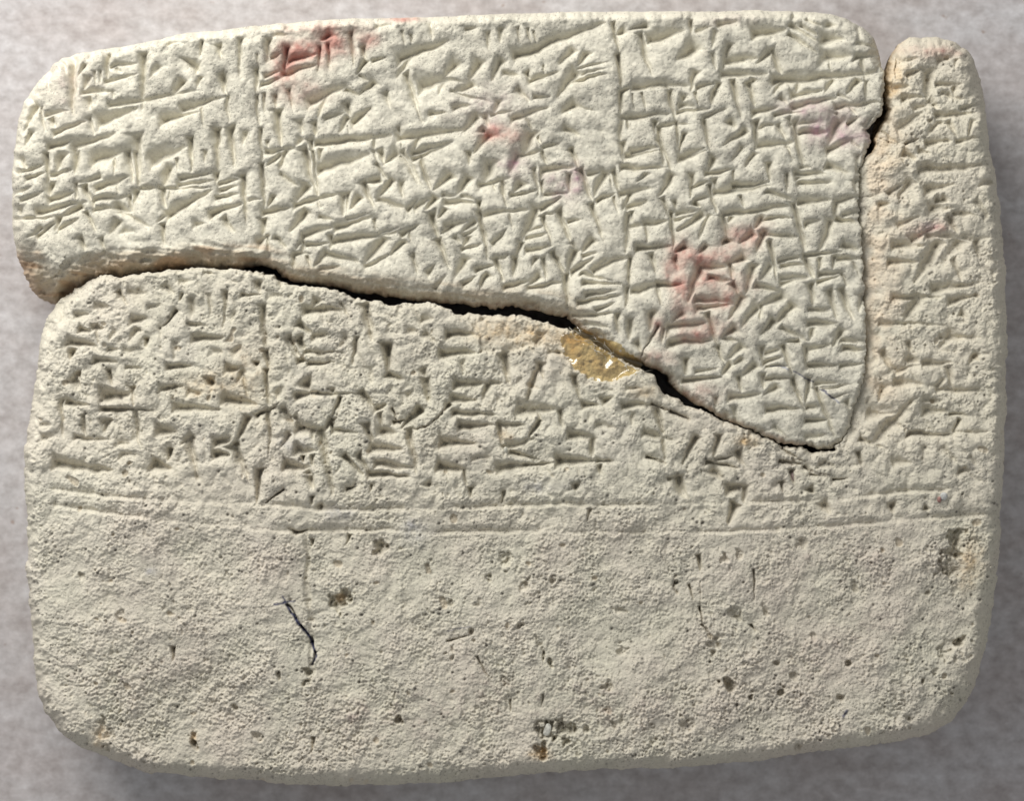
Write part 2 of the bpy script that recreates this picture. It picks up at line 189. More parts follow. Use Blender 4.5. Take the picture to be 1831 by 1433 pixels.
BODY = """98,546,34,90,b;114,529,28,70,b;142,517,24,56,b;153,507,20,46,b;175,495,18,36,b;218,493,8,16,b;284,486,8,14,b;350,478,8,13,b;400,479,8,13,b;459,486,8,13,b
481,490,8,13,b;507,503,8,13,b;536,510,8,13,b;579,512,8,13,b;608,522,8,14,b;634,535,8,14,b;673,538,8,14,b;704,548,8,14,b;721,544,8,14,b;750,544,8,14,b
764,541,8,14,b;792,548,8,15,b;812,561,8,16,b;862,561,8,16,b;899,563,8,16,b;938,568,8,16,b;982,579,8,16,b;1015,589,8,15,b;1045,606,10,24,b;1075,622,10,24,b
1110,642,10,24,b;1148,662,8,14,b;1166,671,8,15,b;1183,698,8,16,b;1209,714,8,16,b;1235,729,9,16,b;1253,736,8,14,b;1275,742,8,14,b;1318,762,8,14,b;1351,776,8,14,b
1384,789,8,14,b;1407,799,8,14,b;1435,801,10,20,b;1444,809,10,20,b;1452,814,10,20,b;1471,807,8,16,b;1494,805,6,10,b;1480,700,6,10,b;1490,500,6,10,b;1500,300,6,10,b
1541,287,8,12,b;1565,264,8,15,b;1565,236,18,30,b;1579,217,20,34,b;1588,195,22,38,b;1581,177,24,42,b;1583,140,28,50,b;1588,115,34,70,b;1595,98,38,90,e;1605,81,40,100,e
1619,69,42,110,e;1635,65,42,110,e;1655,64,42,110,e;1678,66,42,110,e;1706,73,42,110,e;1730,87,42,110,e;1744,111,42,110,e;1753,139,42,112,e;1760,177,42,112,e;1765,217,27,86,e
1772,275,29,86,e;1780,316,29,86,e;1788,368,29,86,e;1793,427,29,86,e;1798,485,29,86,e;1800,556,29,86,e;1800,634,29,86,e;1798,752,29,86,e;1793,862,30,86,e;1789,922,30,86,e
1789,970,31,86,e;1783,1029,33,86,e;1772,1115,35,86,e;1762,1166,36,86,e;1745,1225,39,86,e;1724,1263,42,86,e;1700,1294,43,86,e;1666,1314,40,86,e;1614,1325,35,86,e;1528,1338,30,86,e
1425,1349,27,86,e;1339,1363,27,86,e;1230,1373,27,86,e;1116,1376,29,86,e;978,1383,30,86,e;910,1390,31,86,e;806,1400,34,86,e;703,1405,35,86,e;630,1405,35,86,e;516,1404,34,86,e
447,1397,33,86,e;344,1390,31,86,e;265,1383,30,86,e;224,1369,30,86,e;189,1356,30,86,e;138,1335,30,86,e;114,1314,31,86,e;86,1280,33,86,e;69,1246,34,86,e;62,1201,33,86,e
58,1132,30,86,e;52,1063,29,86,e;46,1012,27,86,e;51,994,27,86,e;48,908,27,86,e;44,875,27,86,e;46,809,27,86,e;48,784,27,86,e;55,751,27,86,e;59,708,27,86,e
63,684,27,86,e;70,657,27,86,e;72,631,27,86,e;74,598,27,86,e;83,572,40,110,e"""

# ---------------------------------------------------------------- numeric helpers
rng = np.random.default_rng(11)
ST = 1.4
X0, Y0 = 8.0, 6.0
NX = int((1816 - X0) / ST) + 1
NY = int((1420 - Y0) / ST) + 1
gx = (X0 + ST * np.arange(NX)).astype(np.float32)
gy = (Y0 + ST * np.arange(NY)).astype(np.float32)
GX, GY = np.meshgrid(gx, gy)

def blur(a, sig):                                   # sig in grid units (U)
    s = sig / ST
    fy = np.fft.fftfreq(a.shape[0])[:, None]; fx = np.fft.rfftfreq(a.shape[1])[None, :]
    k = np.exp(-2 * (math.pi ** 2) * s * s * (fx * fx + fy * fy))
    return np.fft.irfft2(np.fft.rfft2(a) * k, s=a.shape).astype(np.float32)

def noise(wl, seed, an=1.0, ang=0.0):               # band-limited noise, unit deviation
    r = np.random.default_rng(seed).standard_normal((NY, NX)).astype(np.float32)
    fy = np.fft.fftfreq(NY)[:, None]; fx = np.fft.rfftfreq(NX)[None, :]
    c, s_ = math.cos(ang), math.sin(ang)
    u = (fx * c + fy * s_); v = (-fx * s_ + fy * c)
    s = wl / ST * 0.35
    k = np.exp(-2 * (math.pi ** 2) * s * s * (u * u * an * an + v * v / (an * an)))
    o = np.fft.irfft2(np.fft.rfft2(r) * k, s=r.shape)
    return ((o - o.mean()) / o.std()).astype(np.float32)

def smooth(a, b, x):
    t = np.clip((x - a) / (b - a), 0, 1); return t * t * (3 - 2 * t)

def parse_outline(s):
    P = []
    for it in s.replace('\n', ';').split(';'):
        a = it.split(',')
        P.append((float(a[0]), float(a[1]), float(a[2]), float(a[3]), 1.0 if a[4].strip() == 'e' else 0.0))
    return np.array(P, np.float32)

def poly_field(P, qx, qy):
    """signed distance (inside positive), plus interpolated radius, drop, kind at the nearest rim point"""
    n = len(P)
    best = np.full(qx.shape, 1e9, np.float32)
    R = np.zeros_like(best); H = np.zeros_like(best); K = np.zeros_like(best)
    ins = np.zeros(qx.shape, bool)
    for i in range(n):
        a = P[i]; b = P[(i + 1) % n]
        ex, ey = float(b[0] - a[0]), float(b[1] - a[1])
        L2 = ex * ex + ey * ey + 1e-9
        dx = qx - a[0]; dy = qy - a[1]
        t = np.clip((dx * ex + dy * ey) / L2, 0, 1)
        d = (dx - t * ex) ** 2 + (dy - t * ey) ** 2
        m = d < best
        best[m] = d[m]; tm = t[m]
        R[m] = a[2] + tm * (b[2] - a[2]); H[m] = a[3] + tm * (b[3] - a[3]); K[m] = a[4] + tm * (b[4] - a[4])
        if abs(ey) > 1e-6:
            c = ((a[1] > qy) != (b[1] > qy)) & (qx < ex * (qy - a[1]) / ey + a[0])
            ins ^= c
    sd = np.sqrt(best); sd[~ins] *= -1
    return sd, R, H, K

def rim_drop(sd, R, H, K):
    t = np.clip(1 - sd / np.maximum(R, 1), 0, 1)
    round_ = H * (1 - np.sqrt(np.clip(1 - t ** 2.6, 0, 1)))
    brk = H * (0.72 * t ** 1.7 + 0.28 * t ** 6)
    return K * round_ + (1 - K) * brk

# ---------------------------------------------------------------- impressions to a depth field
D = np.zeros((NY, NX), np.float32)
PIL = np.zeros((NY, NX), np.float32)

def window(x0, x1, y0, y1):
    i0 = max(0, int((x0 - X0) / ST)); i1 = min(NX, int((x1 - X0) / ST) + 2)
    j0 = max(0, int((y0 - Y0) / ST)); j1 = min(NY, int((y1 - Y0) / ST) + 2)
    return slice(j0, j1), slice(i0, i1)

def press(hx, hy, tx, ty, w, d, soft):
    w = max(w, 2.4); L = math.hypot(tx - hx, ty - hy)
    if L < 1: L = 1.0
    ux, uy = (tx - hx) / L, (ty - hy) / L
    nx, ny = -uy, ux
    if nx + ny > 0: nx, ny = -nx, -ny              # n points to the upper left
    pad = max(w * 2.1, 24) + 6
    s = window(min(hx, tx) - pad, max(hx, tx) + pad, min(hy, ty) - pad, max(hy, ty) + pad)
    if D[s].size == 0: return
    dx = GX[s] - hx + WOBX[s]; dy = GY[s] - hy + WOBY[s]
    a = dx * ux + dy * uy; u = dx * nx + dy * ny
    t = np.clip(a / L, 0, 1)
    ww = w * (0.22 + 0.78 * (1 - t) ** 0.75)
    dd = d * (0.15 + 0.85 * (1 - t) ** 0.6)
    back = max(1.1 * w, 3.0)
    back *= 0.62 if L > 2.2 * w else 1.0
    end = np.clip((a - L) / max(2.5, 0.22 * w), 0, 2)
    ww = ww * (1 + 0.5 * np.clip(-a / back, 0, 1))
    asym = np.where(u > 0, 1.45 if soft else 1.25, 0.62 if soft else 0.75)
    rp_ = max(w * 1.8, 20.0 if soft else 17.0)
    g = np.clip(np.minimum(1 - np.abs(u) / rp_ - np.clip((a - L) / rp_, 0, 2), 1 + np.minimum(a, 0) / rp_), 0, 1) ** 2.3
    PIL[s] = np.maximum(PIL[s], min(dd.max(), 13.0) * (0.35 + 0.65 * (1 - t) ** 0.7) * g)
    f = np.clip(np.minimum(1 - np.abs(u) / (ww * asym) - end * 0.8, 1 + np.minimum(a, 0) / back), 0, 1)
    f = np.where(u > 0, f ** 1.55, f ** 1.35) if soft else f ** 1.12
    D[s] = np.maximum(D[s], dd * f)

FRAGP = parse_outline(FRAG)
def in_frag(x, y):
    return bool(poly_field(FRAGP, np.array([x], np.float32), np.array([y], np.float32))[0][0] > 0)
def pit(x1, y1, x2, y2, w, d):
    L = math.hypot(x2 - x1, y2 - y1); cx, cy = (x1 + x2) / 2, (y1 + y2) / 2
    ux, uy = ((x2 - x1) / L, (y2 - y1) / L) if L > .5 else (1, 0)
    rx = L / 2 + w * .8; ry = max(w, 2.6); pad = rx * 1.8 + 6
    s = window(cx - pad, cx + pad, cy - pad, cy + pad)
    dx = GX[s] - cx; dy = GY[s] - cy
    r = np.hypot((dx * ux + dy * uy) / rx, (-dx * uy + dy * ux) / ry) + PN1[s] * .38 + PN2[s] * .16
    D[s] = np.maximum(D[s], d * smooth(1.0, 0.55, r) * (0.75 + 0.2 * PN2[s]))

PN1 = noise(11, 9); PN2 = noise(5, 10)
WOBX = noise(26, 5) * 1.1 + noise(9, 6) * 0.5
WOBY = noise(26, 7) * 1.1 + noise(9, 8) * 0.5
ox = oy = 0.0; k = 2.1846
for line in STROKES.strip().split('\n'):
    if line.startswith('#'):
        q = line.split(); ox, oy, k = float(q[2]), float(q[3]), float(q[4]); continue
    for it in line.split(';'):
        if not it.strip(): continue
        v = [float(z) for z in it.split(',')]
        x1, y1, x2, y2 = ox + v[0] * k, oy + v[1] * k, ox + v[2] * k, oy + v[3] * k
        kk = min(k, 2.4)
        if oy >= 960 or (oy == 840 and v[1] > 46): v[4] *= 1.15; v[5] *= 1.25
        if (oy >= 960 or (oy == 840 and v[1] > 46)) and math.hypot(x2 - x1, y2 - y1) < 3.0 * v[4] * kk + 6:
            pit(x1, y1, x2, y2, v[4] * kk, (1.5 + v[5] * .75) * (1.5 if v[5] > 8.5 else 1.0)); continue
        press(x1, y1, x2, y2, v[4] * kk, 3.0 + v[5] * 1.35, in_frag((x1 + x2) / 2, (y1 + y2) / 2))

# worn little marks in the gaps between the read ones, following the rows of writing
ra = random.Random(21)
def free(x, y, lim):
    i = int((x - X0) / ST); j = int((y - Y0) / ST)
    return 7 < i < NX - 8 and 7 < j < NY - 8 and PIL[j - 6:j + 7, i - 6:i + 7].max() < lim
for _ in range(2600):
    x, y = ra.uniform(40, 1790), ra.uniform(40, 850)
    fr_ = in_frag(x, y)
    if fr_ and (y > 425 + max(0, (x - 420)) * .22 and x < 1100): continue
    if not fr_ and (x < 80 or (y > 845 - 0 * x) or (1005 < x < 1160 and y < 690) or (x > 1500 and x < 1592)): continue
    # whole bare areas stay bare: the column margins and the worn patch
    if (985 < x < 1110 and y < 300) or (440 < x < 470): continue
    if not free(x, y, 1.3 if fr_ else 0.5): continue
    horiz = ra.random() < .55
    an = (ra.gauss(-.16, .12) if fr_ else ra.gauss(0, .08)) if horiz else math.pi / 2 + ra.gauss(0, .12)
    if ra.random() < .2: an = ra.choice([-.8, .8, 2.2])
    Lx = ra.uniform(16, 34)
    if not fr_ and ra.random() < .4: continue
    press(x - math.cos(an) * Lx / 2, y - math.sin(an) * Lx / 2, x + math.cos(an) * Lx / 2, y + math.sin(an) * Lx / 2,
          ra.uniform(6, 11), ra.uniform(6, 9) * (1 if fr_ else .65), fr_)
RUL = np.zeros((NY, NX), np.float32)
rule_gap = smooth(-1.1, 0.2, noise(90, 31))
for pl in RULES:
    for (a, b) in zip(pl[:-1], pl[1:]):
        s = window(min(a[0], b[0]) - 12, max(a[0], b[0]) + 12, min(a[1], b[1]) - 14, max(a[1], b[1]) + 14)
        ex, ey = b[0] - a[0], b[1] - a[1]; L2 = ex * ex + ey * ey
        dx = GX[s] - a[0]; dy = GY[s] - a[1] + WOBY[s] * 0.8
        t = np.clip((dx * ex + dy * ey) / L2, 0, 1)
        rx, ry = dx - t * ex, dy - t * ey
        dist = np.hypot(rx, ry); wv = np.where(ry < 0, 14.0, 6.5)
        RUL[s] = np.maximum(RUL[s], np.clip(1 - dist / wv, 0, 1))
RUL *= 0.35 + 0.65 * rule_gap
# ---------------------------------------------------------------- the two pieces: fields
FP = parse_outline(FRAG); BP = parse_outline(BODY)
jag = 1.0
QX = GX + noise(18, 21) * 1.5 + noise(6, 22) * 0.9
QY = GY + noise(18, 23) * 1.5 + noise(6, 24) * 0.9
def outline_field(P, soften):
    sj, R, H, K = poly_field(P, QX, QY)
    s0 = poly_field(P, GX, GY)[0]
    kb = np.clip(blur(K, 8), 0, 1)
    return sj + (s0 - sj) * kb * soften, R, H, kb
fs, fR, fH, fK = outline_field(FP, .9)
bs, bR, bH, bK = outline_field(BP, .45)
f_drop = rim_drop(fs, fR, fH, fK)
b_drop = rim_drop(bs, bR, bH, bK)

# where the pieces butt: the fragment keeps its edge on the right, the lower piece on the left
right = GX > 495
f_sd = np.where(right, fs, np.minimum(fs, -bs - 0.8))
b_sd = np.where(right, np.minimum(bs, -fs - 0.5), bs)
t = np.clip(1 - (-fs - 1.0) / 48, 0, 1) * smooth(1470, 1530, GX) * smooth(820, 760, GY)
b_drop = np.maximum(b_drop, 14 * t ** 1.3 + 3 * t ** 8)
# a groove of clean, unwritten fracture just right of the fragment
n_low = noise(150, 41); n_mid = noise(48, 42); n_s = noise(20, 43)
n_f = noise(9, 44); n_ff = noise(5, 45); n_x = noise(3.4, 46)
n_lay = noise(16, 47, 2.6, 0.12)

def poly_mask(pts, soft):
    P = np.array([(x, y, 1, 1, 0) for x, y in pts], np.float32)
    xs = P[:, 0]; ys = P[:, 1]
    s = window(xs.min() - 40, xs.max() + 40, ys.min() - 40, ys.max() + 40)
    o = np.zeros((NY, NX), np.float32)
    sd, _, _, _ = poly_field(P, QX[s] + n_s[s] * 1.5, QY[s] + n_mid[s] * 1.5)
    o[s] = smooth(-soft * 0.5, soft, sd)
    return o

# ---- heights
imp = D
Dw = blur(D, 7.0)
imp = np.maximum(imp, 0)
impf = blur(imp, 0.6)
pilf = blur(PIL, 1.6)
zf = -1.4 * impf - 1.2 * pilf - 0.15 * Dw + 2.4 * n_mid * 0.8 + 2.0 * n_low + 0.8 * n_s
flat = np.clip(1 - impf / 4, 0, 1)
bil = np.minimum(np.abs(noise(38, 101, 1.2, 0.2)), 1.6); bil2 = np.minimum(np.abs(noise(15, 102)), 1.6)
zf += 1.7 * bil + 0.4 * bil2
zf += (0.22 * n_f + 0.20 * n_ff + 0.14 * n_x) * (0.45 + 0.75 * flat)
broken_f = (1 - fK) * np.clip(1 - fs / np.maximum(fR, 1), 0, 1)
fvis = np.where(right, fs, np.minimum(fs, -bs - 3.0))
face = (1 - fK) * smooth(50, 22, fvis) * smooth(16, 30, fR) * smooth(1120, 1000, GX)
facel = face * smooth(560, 460, GX)
zf += broken_f * smooth(12, 40, fR) * (1.5 * n_lay + 2.0 * n_s + 0.8 * n_f) + facel * (1.6 * n_lay + 3.2 * n_s + 1.0 * n_f + 2.5 * n_mid)
zf -= facel * 6 * smooth(-0.2, 0.8, noise(34, 81, 1.8, 0.05))
topband = smooth(34, 8, fs) * fK
zf += topband * (0.5 * n_f + 1.0 * n_s + 0.2 * n_ff)

impb = blur(imp * (1 + 0.08 * n_f), 0.6)
ridge = 1 - np.abs(n_f) * 1.4
ridge2 = 1 - np.abs(noise(7, 48, 1.5, 0.6)) * 1.4
ridge3 = 1 - np.abs(noise(12, 49, 1.3, -0.5)) * 1.4
blank = smooth(860, 1000, GY)                    # the unwritten lower part
patch = 0.45 + 0.85 * smooth(-1.4, 1.4, noise(70, 91) + 0.5 * n_s)
low_r = 0.75 + 0.35 * blank + 0.3 * smooth(1100, 1300, GY)
onstrip = smooth(1530, 1570, GX) * smooth(840, 780, GY)
zb = (-1.8 * impb - 1.0 * blur(PIL, 1.6) * (1 - 0.8 * blank)) * (1 - 0.3 * onstrip) - 0.2 * Dw * (1 - 0.5 * blank) + 1.7 * n_mid * (1 - .4 * blank) + 3.0 * n_low + 1.0 * n_s
zb += low_r * patch * (0.18 * ridge2 + 0.08 * ridge3 + 0.22 * n_ff + 0.36 * n_x + 0.22 * n_f * np.abs(n_s) - 1.3 * np.clip(noise(4.2, 111) - 0.9, 0, 2) - 1.2 * np.clip(noise(6.5, 112, 1.3, 0.7) - 1.1, 0, 2) + 0.25 * n_x * np.abs(n_mid))
zb -= RUL ** 1.3 * 8.5 - 1.5 * np.clip(blur(RUL, 7) * 1.6, 0, 1)
for wl_, sd_, am_, th_ in ((13, 92, .9, .55), (20, 93, 1.1, .7), (34, 94, 1.3, .9), (9, 95, .8, 1.0), (24, 96, -1.1, 1.1), (60, 97, 1.2, .4)):
    nn_ = noise(wl_, sd_, 1.25, sd_ * 0.9) + 0.12 * n_ff
    zb -= am_ * smooth(th_, th_ + 0.16, nn_) * (0.6 + 0.4 * patch)
zb += 1.6 * noise(90, 98) * blank
side = bK * smooth(0.9, 0.2, bs / np.maximum(bR, 1))
zb += side * (2.0 * n_s + 1.2 * n_f + 0.4 * n_ff)
side_f = fK * smooth(0.9, 0.2, fs / np.maximum(fR, 1))
zf += side_f * (1.2 * n_s + 0.9 * n_f)
bil3 = np.minimum(np.abs(noise(26, 103, 1.1, 1.2)), 1.5)
zb += (2.8 * bil3 + 0.9 * bil2) * (1 - blank)
# flaked and pitted spots
pitn = noise(17, 51); pitm = smooth(2.35, 2.9, pitn)
zb -= pitm * 5.0
pitn2 = noise(8, 52, 1.3, 1.1); zb -= smooth(2.5, 3.3, pitn2) * 3.6
zb -= poly_mask([(822,560),(842,585),(858,600),(860,622),(850,634),(900,630),(952,622),(1000,632),(1014,612),(1012,590),(982,576),(938,564),(899,558),(862,556)], 5) * 9.0
zb -= poly_mask([(1008,596),(1005,625),(1022,655),(1050,676),(1090,682),(1125,676),(1150,664),(1110,640),(1045,600)], 9) * 13.0
zb -= poly_mask([(1550,330),(1572,340),(1574,420),(1576,520),(1572,640),(1552,700),(1545,560),(1545,420)], 14) * 4.0
zb -= poly_mask([(1712,956),(1722,958),(1720,990),(1716,1000),(1726,1020),(1712,1034),(1700,1032),(1702,1000),(1706,975)], 4) * 6.0
zb -= poly_mask([(975,1302),(1005,1290),(1022,1302),(1014,1322),(985,1326),(968,1316)], 4) * 6.0
zb -= poly_mask([(1688,1143),(1716,1140),(1722,1150),(1708,1158),(1707,1180),(1694,1182),(1680,1160)], 4) * 5.0
# wavering ridge on the blank part
rp = [(547,955),(553,1000),(549,1035),(553,1075),(557,1110),(556,1150),(560,1190),(556,1225)]
for a, b in zip(rp[:-1], rp[1:]):
    s = window(min(a[0], b[0]) - 16, max(a[0], b[0]) + 16, a[1] - 16, b[1] + 16)
    tt = np.clip((GY[s] - a[1]) / (b[1] - a[1]), 0, 1)
    dxl = GX[s] + 2 * n_s[s] - (a[0] + tt * (b[0] - a[0]))
    inside = smooth(a[1] - 4, a[1], GY[s]) * smooth(b[1] + 4, b[1], GY[s])
    zb[s] -= inside * 4.0 * smooth(-9, -1, dxl) * smooth(5, 0, dxl) * 1.4

# pores
pr = np.random.default_rng(77).random((NY, NX)).astype(np.float32)
raised = smooth(7, 0.5, impf + 0.9 * Dw)
clump = smooth(-1.2, 1.4, noise(60, 61) + 0.5 * n_s)
pore_f = (pr < 0.055 * raised * (0.25 + clump)).astype(np.float32)
pore_b = (pr < 0.030 * (0.35 + clump)).astype(np.float32)
big_b = ((pr > 0.9990) & (clump > 0.3)).astype(np.float32)
bigb = blur(big_b, 1.5) * 14
zf -= pore_f * 0.8
zb -= pore_b * 1.4 + bigb * 2.6

ZF = ZT + zf - f_drop
ZB = ZT - 2 + zb - b_drop - 7 * smooth(820, 560, GX) * smooth(900, 500, GY) * 0.0

# ---------------------------------------------------------------- colours of the clay itself (linear)
def C(*c): return np.array(c, np.float32)
def mix(a, b, m): return a + (b - a) * m[..., None]
one = np.ones((NY, NX), np.float32)
pale = C(0.638, 0.604, 0.500); grey = C(0.400, 0.374, 0.310); cream = C(0.640, 0.600, 0.495)
pink = C(0.585, 0.500, 0.430); tan = C(0.555, 0.465, 0.335); brown = C(0.42, 0.30, 0.19)
red = C(0.485, 0.25, 0.205); mauve = C(0.47, 0.40, 0.42); ochre = C(0.66, 0.45, 0.22)

cf = mix(one[..., None] * pale, grey, np.clip(raised * (0.34 + 0.15 * n_f + 0.2 * (clump - .5) + 0.10 * n_x), 0, 0.8))
cf = mix(cf, cream, np.clip(0.35 * smooth(300, 60, GX) + 0.3 * topband + 0.12 * n_low, 0, 1))
cf = mix(cf, tan, np.clip(smooth(9, 16, impf) * 0.35 * (0.5 + 0.5 * noise(70, 62)), 0, .6))
cf = mix(cf, C(0.16, 0.15, 0.13), pore_f * 0.68)
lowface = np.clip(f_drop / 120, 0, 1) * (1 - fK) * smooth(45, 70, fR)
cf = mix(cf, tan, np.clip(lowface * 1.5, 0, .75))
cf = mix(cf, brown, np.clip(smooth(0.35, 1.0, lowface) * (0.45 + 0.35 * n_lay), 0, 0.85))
cf = mix(cf, C(0.46, 0.39, 0.29), np.clip(face * (0.55 + 0.25 * n_lay), 0, .85))
cf = mix(cf, C(0.46, 0.35, 0.24), np.clip(facel * smooth(34, 10, fvis) * (0.40 + 0.25 * n_s), 0, .7))
cf = mix(cf, C(0.40, 0.24, 0.13), np.clip(facel * smooth(0.6, 1.6, noise(28, 82, 1.8, 0.08)) * 0.6, 0, .9))
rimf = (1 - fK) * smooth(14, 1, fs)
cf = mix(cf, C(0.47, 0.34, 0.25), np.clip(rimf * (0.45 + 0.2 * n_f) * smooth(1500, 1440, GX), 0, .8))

cb = mix(one[..., None] * C(0.600, 0.564, 0.455), grey, np.clip(0.10 + 0.10 * n_f + 0.12 * clump * raised, 0, 0.5))
cb = mix(cb, cream, np.clip(0.12 + 0.12 * n_mid + 0.1 * n_low + 0.5 * smooth(330, 60, GX), 0, .8))
cb = mix(cb, pink, np.clip(0.10 + 0.08 * noise(110, 63) + 0.14 * blank * (0.6 + 0.5 * n_mid), 0, .62))
cb = mix(cb, mauve, np.clip(smooth(0.7, 2.2, noise(85, 64)) * 0.07, 0, .6))
cb = mix(cb, pale, np.clip(smooth(7, 13, impb) * 0.7, 0, .8))
cb = mix(cb, tan, np.clip(smooth(12, 17, impb) * 0.45 + pitm * 0.5, 0, .7))
cb = mix(cb, C(0.13, 0.12, 0.11), np.clip(pore_b * 0.6 + np.clip(bigb, 0, 1) * 0.55, 0, .8))
cb = mix(cb, C(0.68, 0.625, 0.50), np.clip(onstrip * 0.6 * (0.7 + 0.2 * n_mid), 0, .8))
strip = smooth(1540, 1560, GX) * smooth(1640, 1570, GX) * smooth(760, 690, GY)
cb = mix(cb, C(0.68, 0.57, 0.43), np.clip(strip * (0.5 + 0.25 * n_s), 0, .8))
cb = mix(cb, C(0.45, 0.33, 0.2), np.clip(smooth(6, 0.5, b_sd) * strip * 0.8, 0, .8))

def stain(c, x, y, rx, ry, col, st, rough=0.5, ang=0.0):
    s = window(x - 2.2 * rx - 2 * ry, x + 2.2 * rx + 2 * ry, y - 2.2 * ry - 2 * rx, y + 2.2 * ry + 2 * rx)
    ca, sa = math.cos(ang), math.sin(ang)
    dx, dy = GX[s] - x, GY[s] - y
    u = (dx * ca + dy * sa) / rx; v = (-dx * sa + dy * ca) / ry
    if col is red: st = st * 1.05 * (0.85 + 0.4 * smooth(0.5, 9, impf[s]))
    m = np.exp(-(u * u + v * v) * 1.1 + rough * (0.5 * n_s[s] + 0.45 * n_f[s] + 0.2 * n_ff[s]))
    c[s] = mix(c[s], col, np.clip(m * st, 0, 0.92))
for a in [(505,120,22,22,.75),(545,95,42,20,.85),(590,76,24,22,.95),(520,86,20,16,.7),(610,85,30,16,.35),(535,165,45,22,.32),(660,72,18,12,.55),(640,60,30,14,.3),
          (555,52,60,9,.3),(720,34,26,5,.85),(885,236,26,12,.75),(905,245,34,18,.35),(1215,455,20,26,.6),(1200,480,14,24,.7),(1218,515,16,30,.7),(1250,462,28,16,.7),
          (1300,455,26,18,.55),(1262,500,40,22,.4),(1325,415,26,14,.6),(1338,430,26,18,.5),(1360,405,20,14,.35),(1280,535,46,18,.5),(1225,560,22,24,.45),(1270,585,50,16,.35),
          (1178,585,12,18,.5),(1245,600,30,12,.45),(1320,505,30,20,.3),(1160,690,30,14,.2),(1255,705,40,18,.28),(1175,640,30,14,.3),(1300,790,50,10,.12)]:
    stain(cf, a[0], a[1], a[2], a[3], red, a[4] * 1.1, 0.42)
for a in [(1012,335,22,26,.5),(985,320,12,12,.4),(920,295,24,20,.4),(1485,225,44,28,.55),(1450,190,60,12,.35),(1530,250,26,20,.5),(1035,320,9,26,.5),(880,190,60,40,.15)]:
    stain(cf, a[0], a[1], a[2], a[3], C(0.46, 0.30, 0.33), a[4], 0.6)
for a in [(120,150,40,60,.35),(1300,35,60,12,.3),(200,62,30,8,.1)]:
    stain(cf, a[0], a[1], a[2], a[3], pink, a[4], 0.5)
for a in [(1670,405,26,12,.35),(1640,415,24,16,.25),(1655,90,40,14,.3),(1700,92,22,8,.35),(1440,505,5,5,.1)]:
    stain(cb, a[0], a[1], a[2], a[3], red, a[4], 0.5)
for a in [(1588,160,10,12,.9),(1600,145,22,34,.45),(1595,265,22,26,.3),(1335,788,18,10,.5),(1150,700,20,14,.35),(1050,605,70,12,.45),(1075,650,60,26,.25),(1020,625,26,30,.25),(608,1073,10,9,.7),(178,1322,14,16,.5),
          (345,1318,6,10,.7),(965,1350,16,9,.8),(440,680,40,60,.15),(360,690,40,22,.3),(950,600,80,24,.35),(880,590,40,18,.3),(1735,1010,22,45,.4),(905,780,12,9,.5)]:
    stain(cb, a[0], a[1], a[2], a[3], ochre, a[4] * .8, 0.6)
for a in [(230,1210,120,50,.3),(680,1290,120,50,.35),(1080,1270,130,50,.3),(1450,1180,80,60,.25),(860,1250,70,60,.3),(1000,1000,40,18,.25),(1500,1000,120,60,.2),(1560,1130,60,40,.3)]:
    stain(cb, a[0], a[1], a[2], a[3], C(0.52, 0.43, 0.37), a[4] * .7, 0.6)
for a in [(740,950,26,22,.5),(270,1022,10,6,.8),(605,920,30,14,.35),(970,870,50,14,.3),(1660,400,18,14,.3),(525,790,26,22,.3)]:
    stain(cb, a[0], a[1], a[2], a[3], C(0.40, 0.40, 0.43), a[4] * .6, 0.6)

def ink(c, pts, w, col, st, z=None, dep=0.0):
    for a, b in zip(pts[:-1], pts[1:]):
        s = window(min(a[0], b[0]) - 6, max(a[0], b[0]) + 6, min(a[1], b[1]) - 6, max(a[1], b[1]) + 6)
        ex, ey = b[0] - a[0], b[1] - a[1]; L2 = ex * ex + ey * ey
        dx = GX[s] + n_f[s] * 0.7 - a[0]; dy = GY[s] + n_ff[s] * 0.7 - a[1]
        tt = np.clip((dx * ex + dy * ey) / L2, 0, 1)
        dist = np.hypot(dx - tt * ex, dy - tt * ey)
        m = np.clip(1.4 - dist / w, 0, 1) * st
        c[s] = mix(c[s], col, m)
        if z is not None: z[s] -= np.clip(1.2 - dist / (w * 1.2), 0, 1) * dep
blueink = C(0.035, 0.04, 0.10)
ink(cf, [(1379,655),(1398,655),(1410,661)], 1.1, C(.2,.22,.32), .7)
ink(cf, [(1418,664),(1432,670),(1440,676),(1456,683)], 1.4, blueink, .75, ZF, 1.0)
ink(cf, [(1467,697),(1474,699),(1484,708),(1492,714)], 1.4, blueink, .8, ZF, 1.0)
ink(cf, [(1492,714),(1502,722)], 1.0, C(.2,.22,.32), .6)
ink(cb, [(513,1085),(520,1096),(530,1108),(540,1124),(551,1136),(556,1150),(562,1166)], 2.3, blueink, 1.0, ZB, 4)
ink(cb, [(562,1166),(564,1176),(556,1190)], 2.2, blueink, .8, ZB, 3)
ink(cb, [(490,1082),(506,1078),(528,1076)], 1.9, blueink, .8)
ink(cb, [(506,1068),(512,1084)], 1.8, blueink, .8)
ink(cb, [(800,1130),(812,1126),(840,1122)], 1.2, blueink, .55)
ink(cb, [(1507,1281),(1514,1272)], 2.6, blueink, .8)
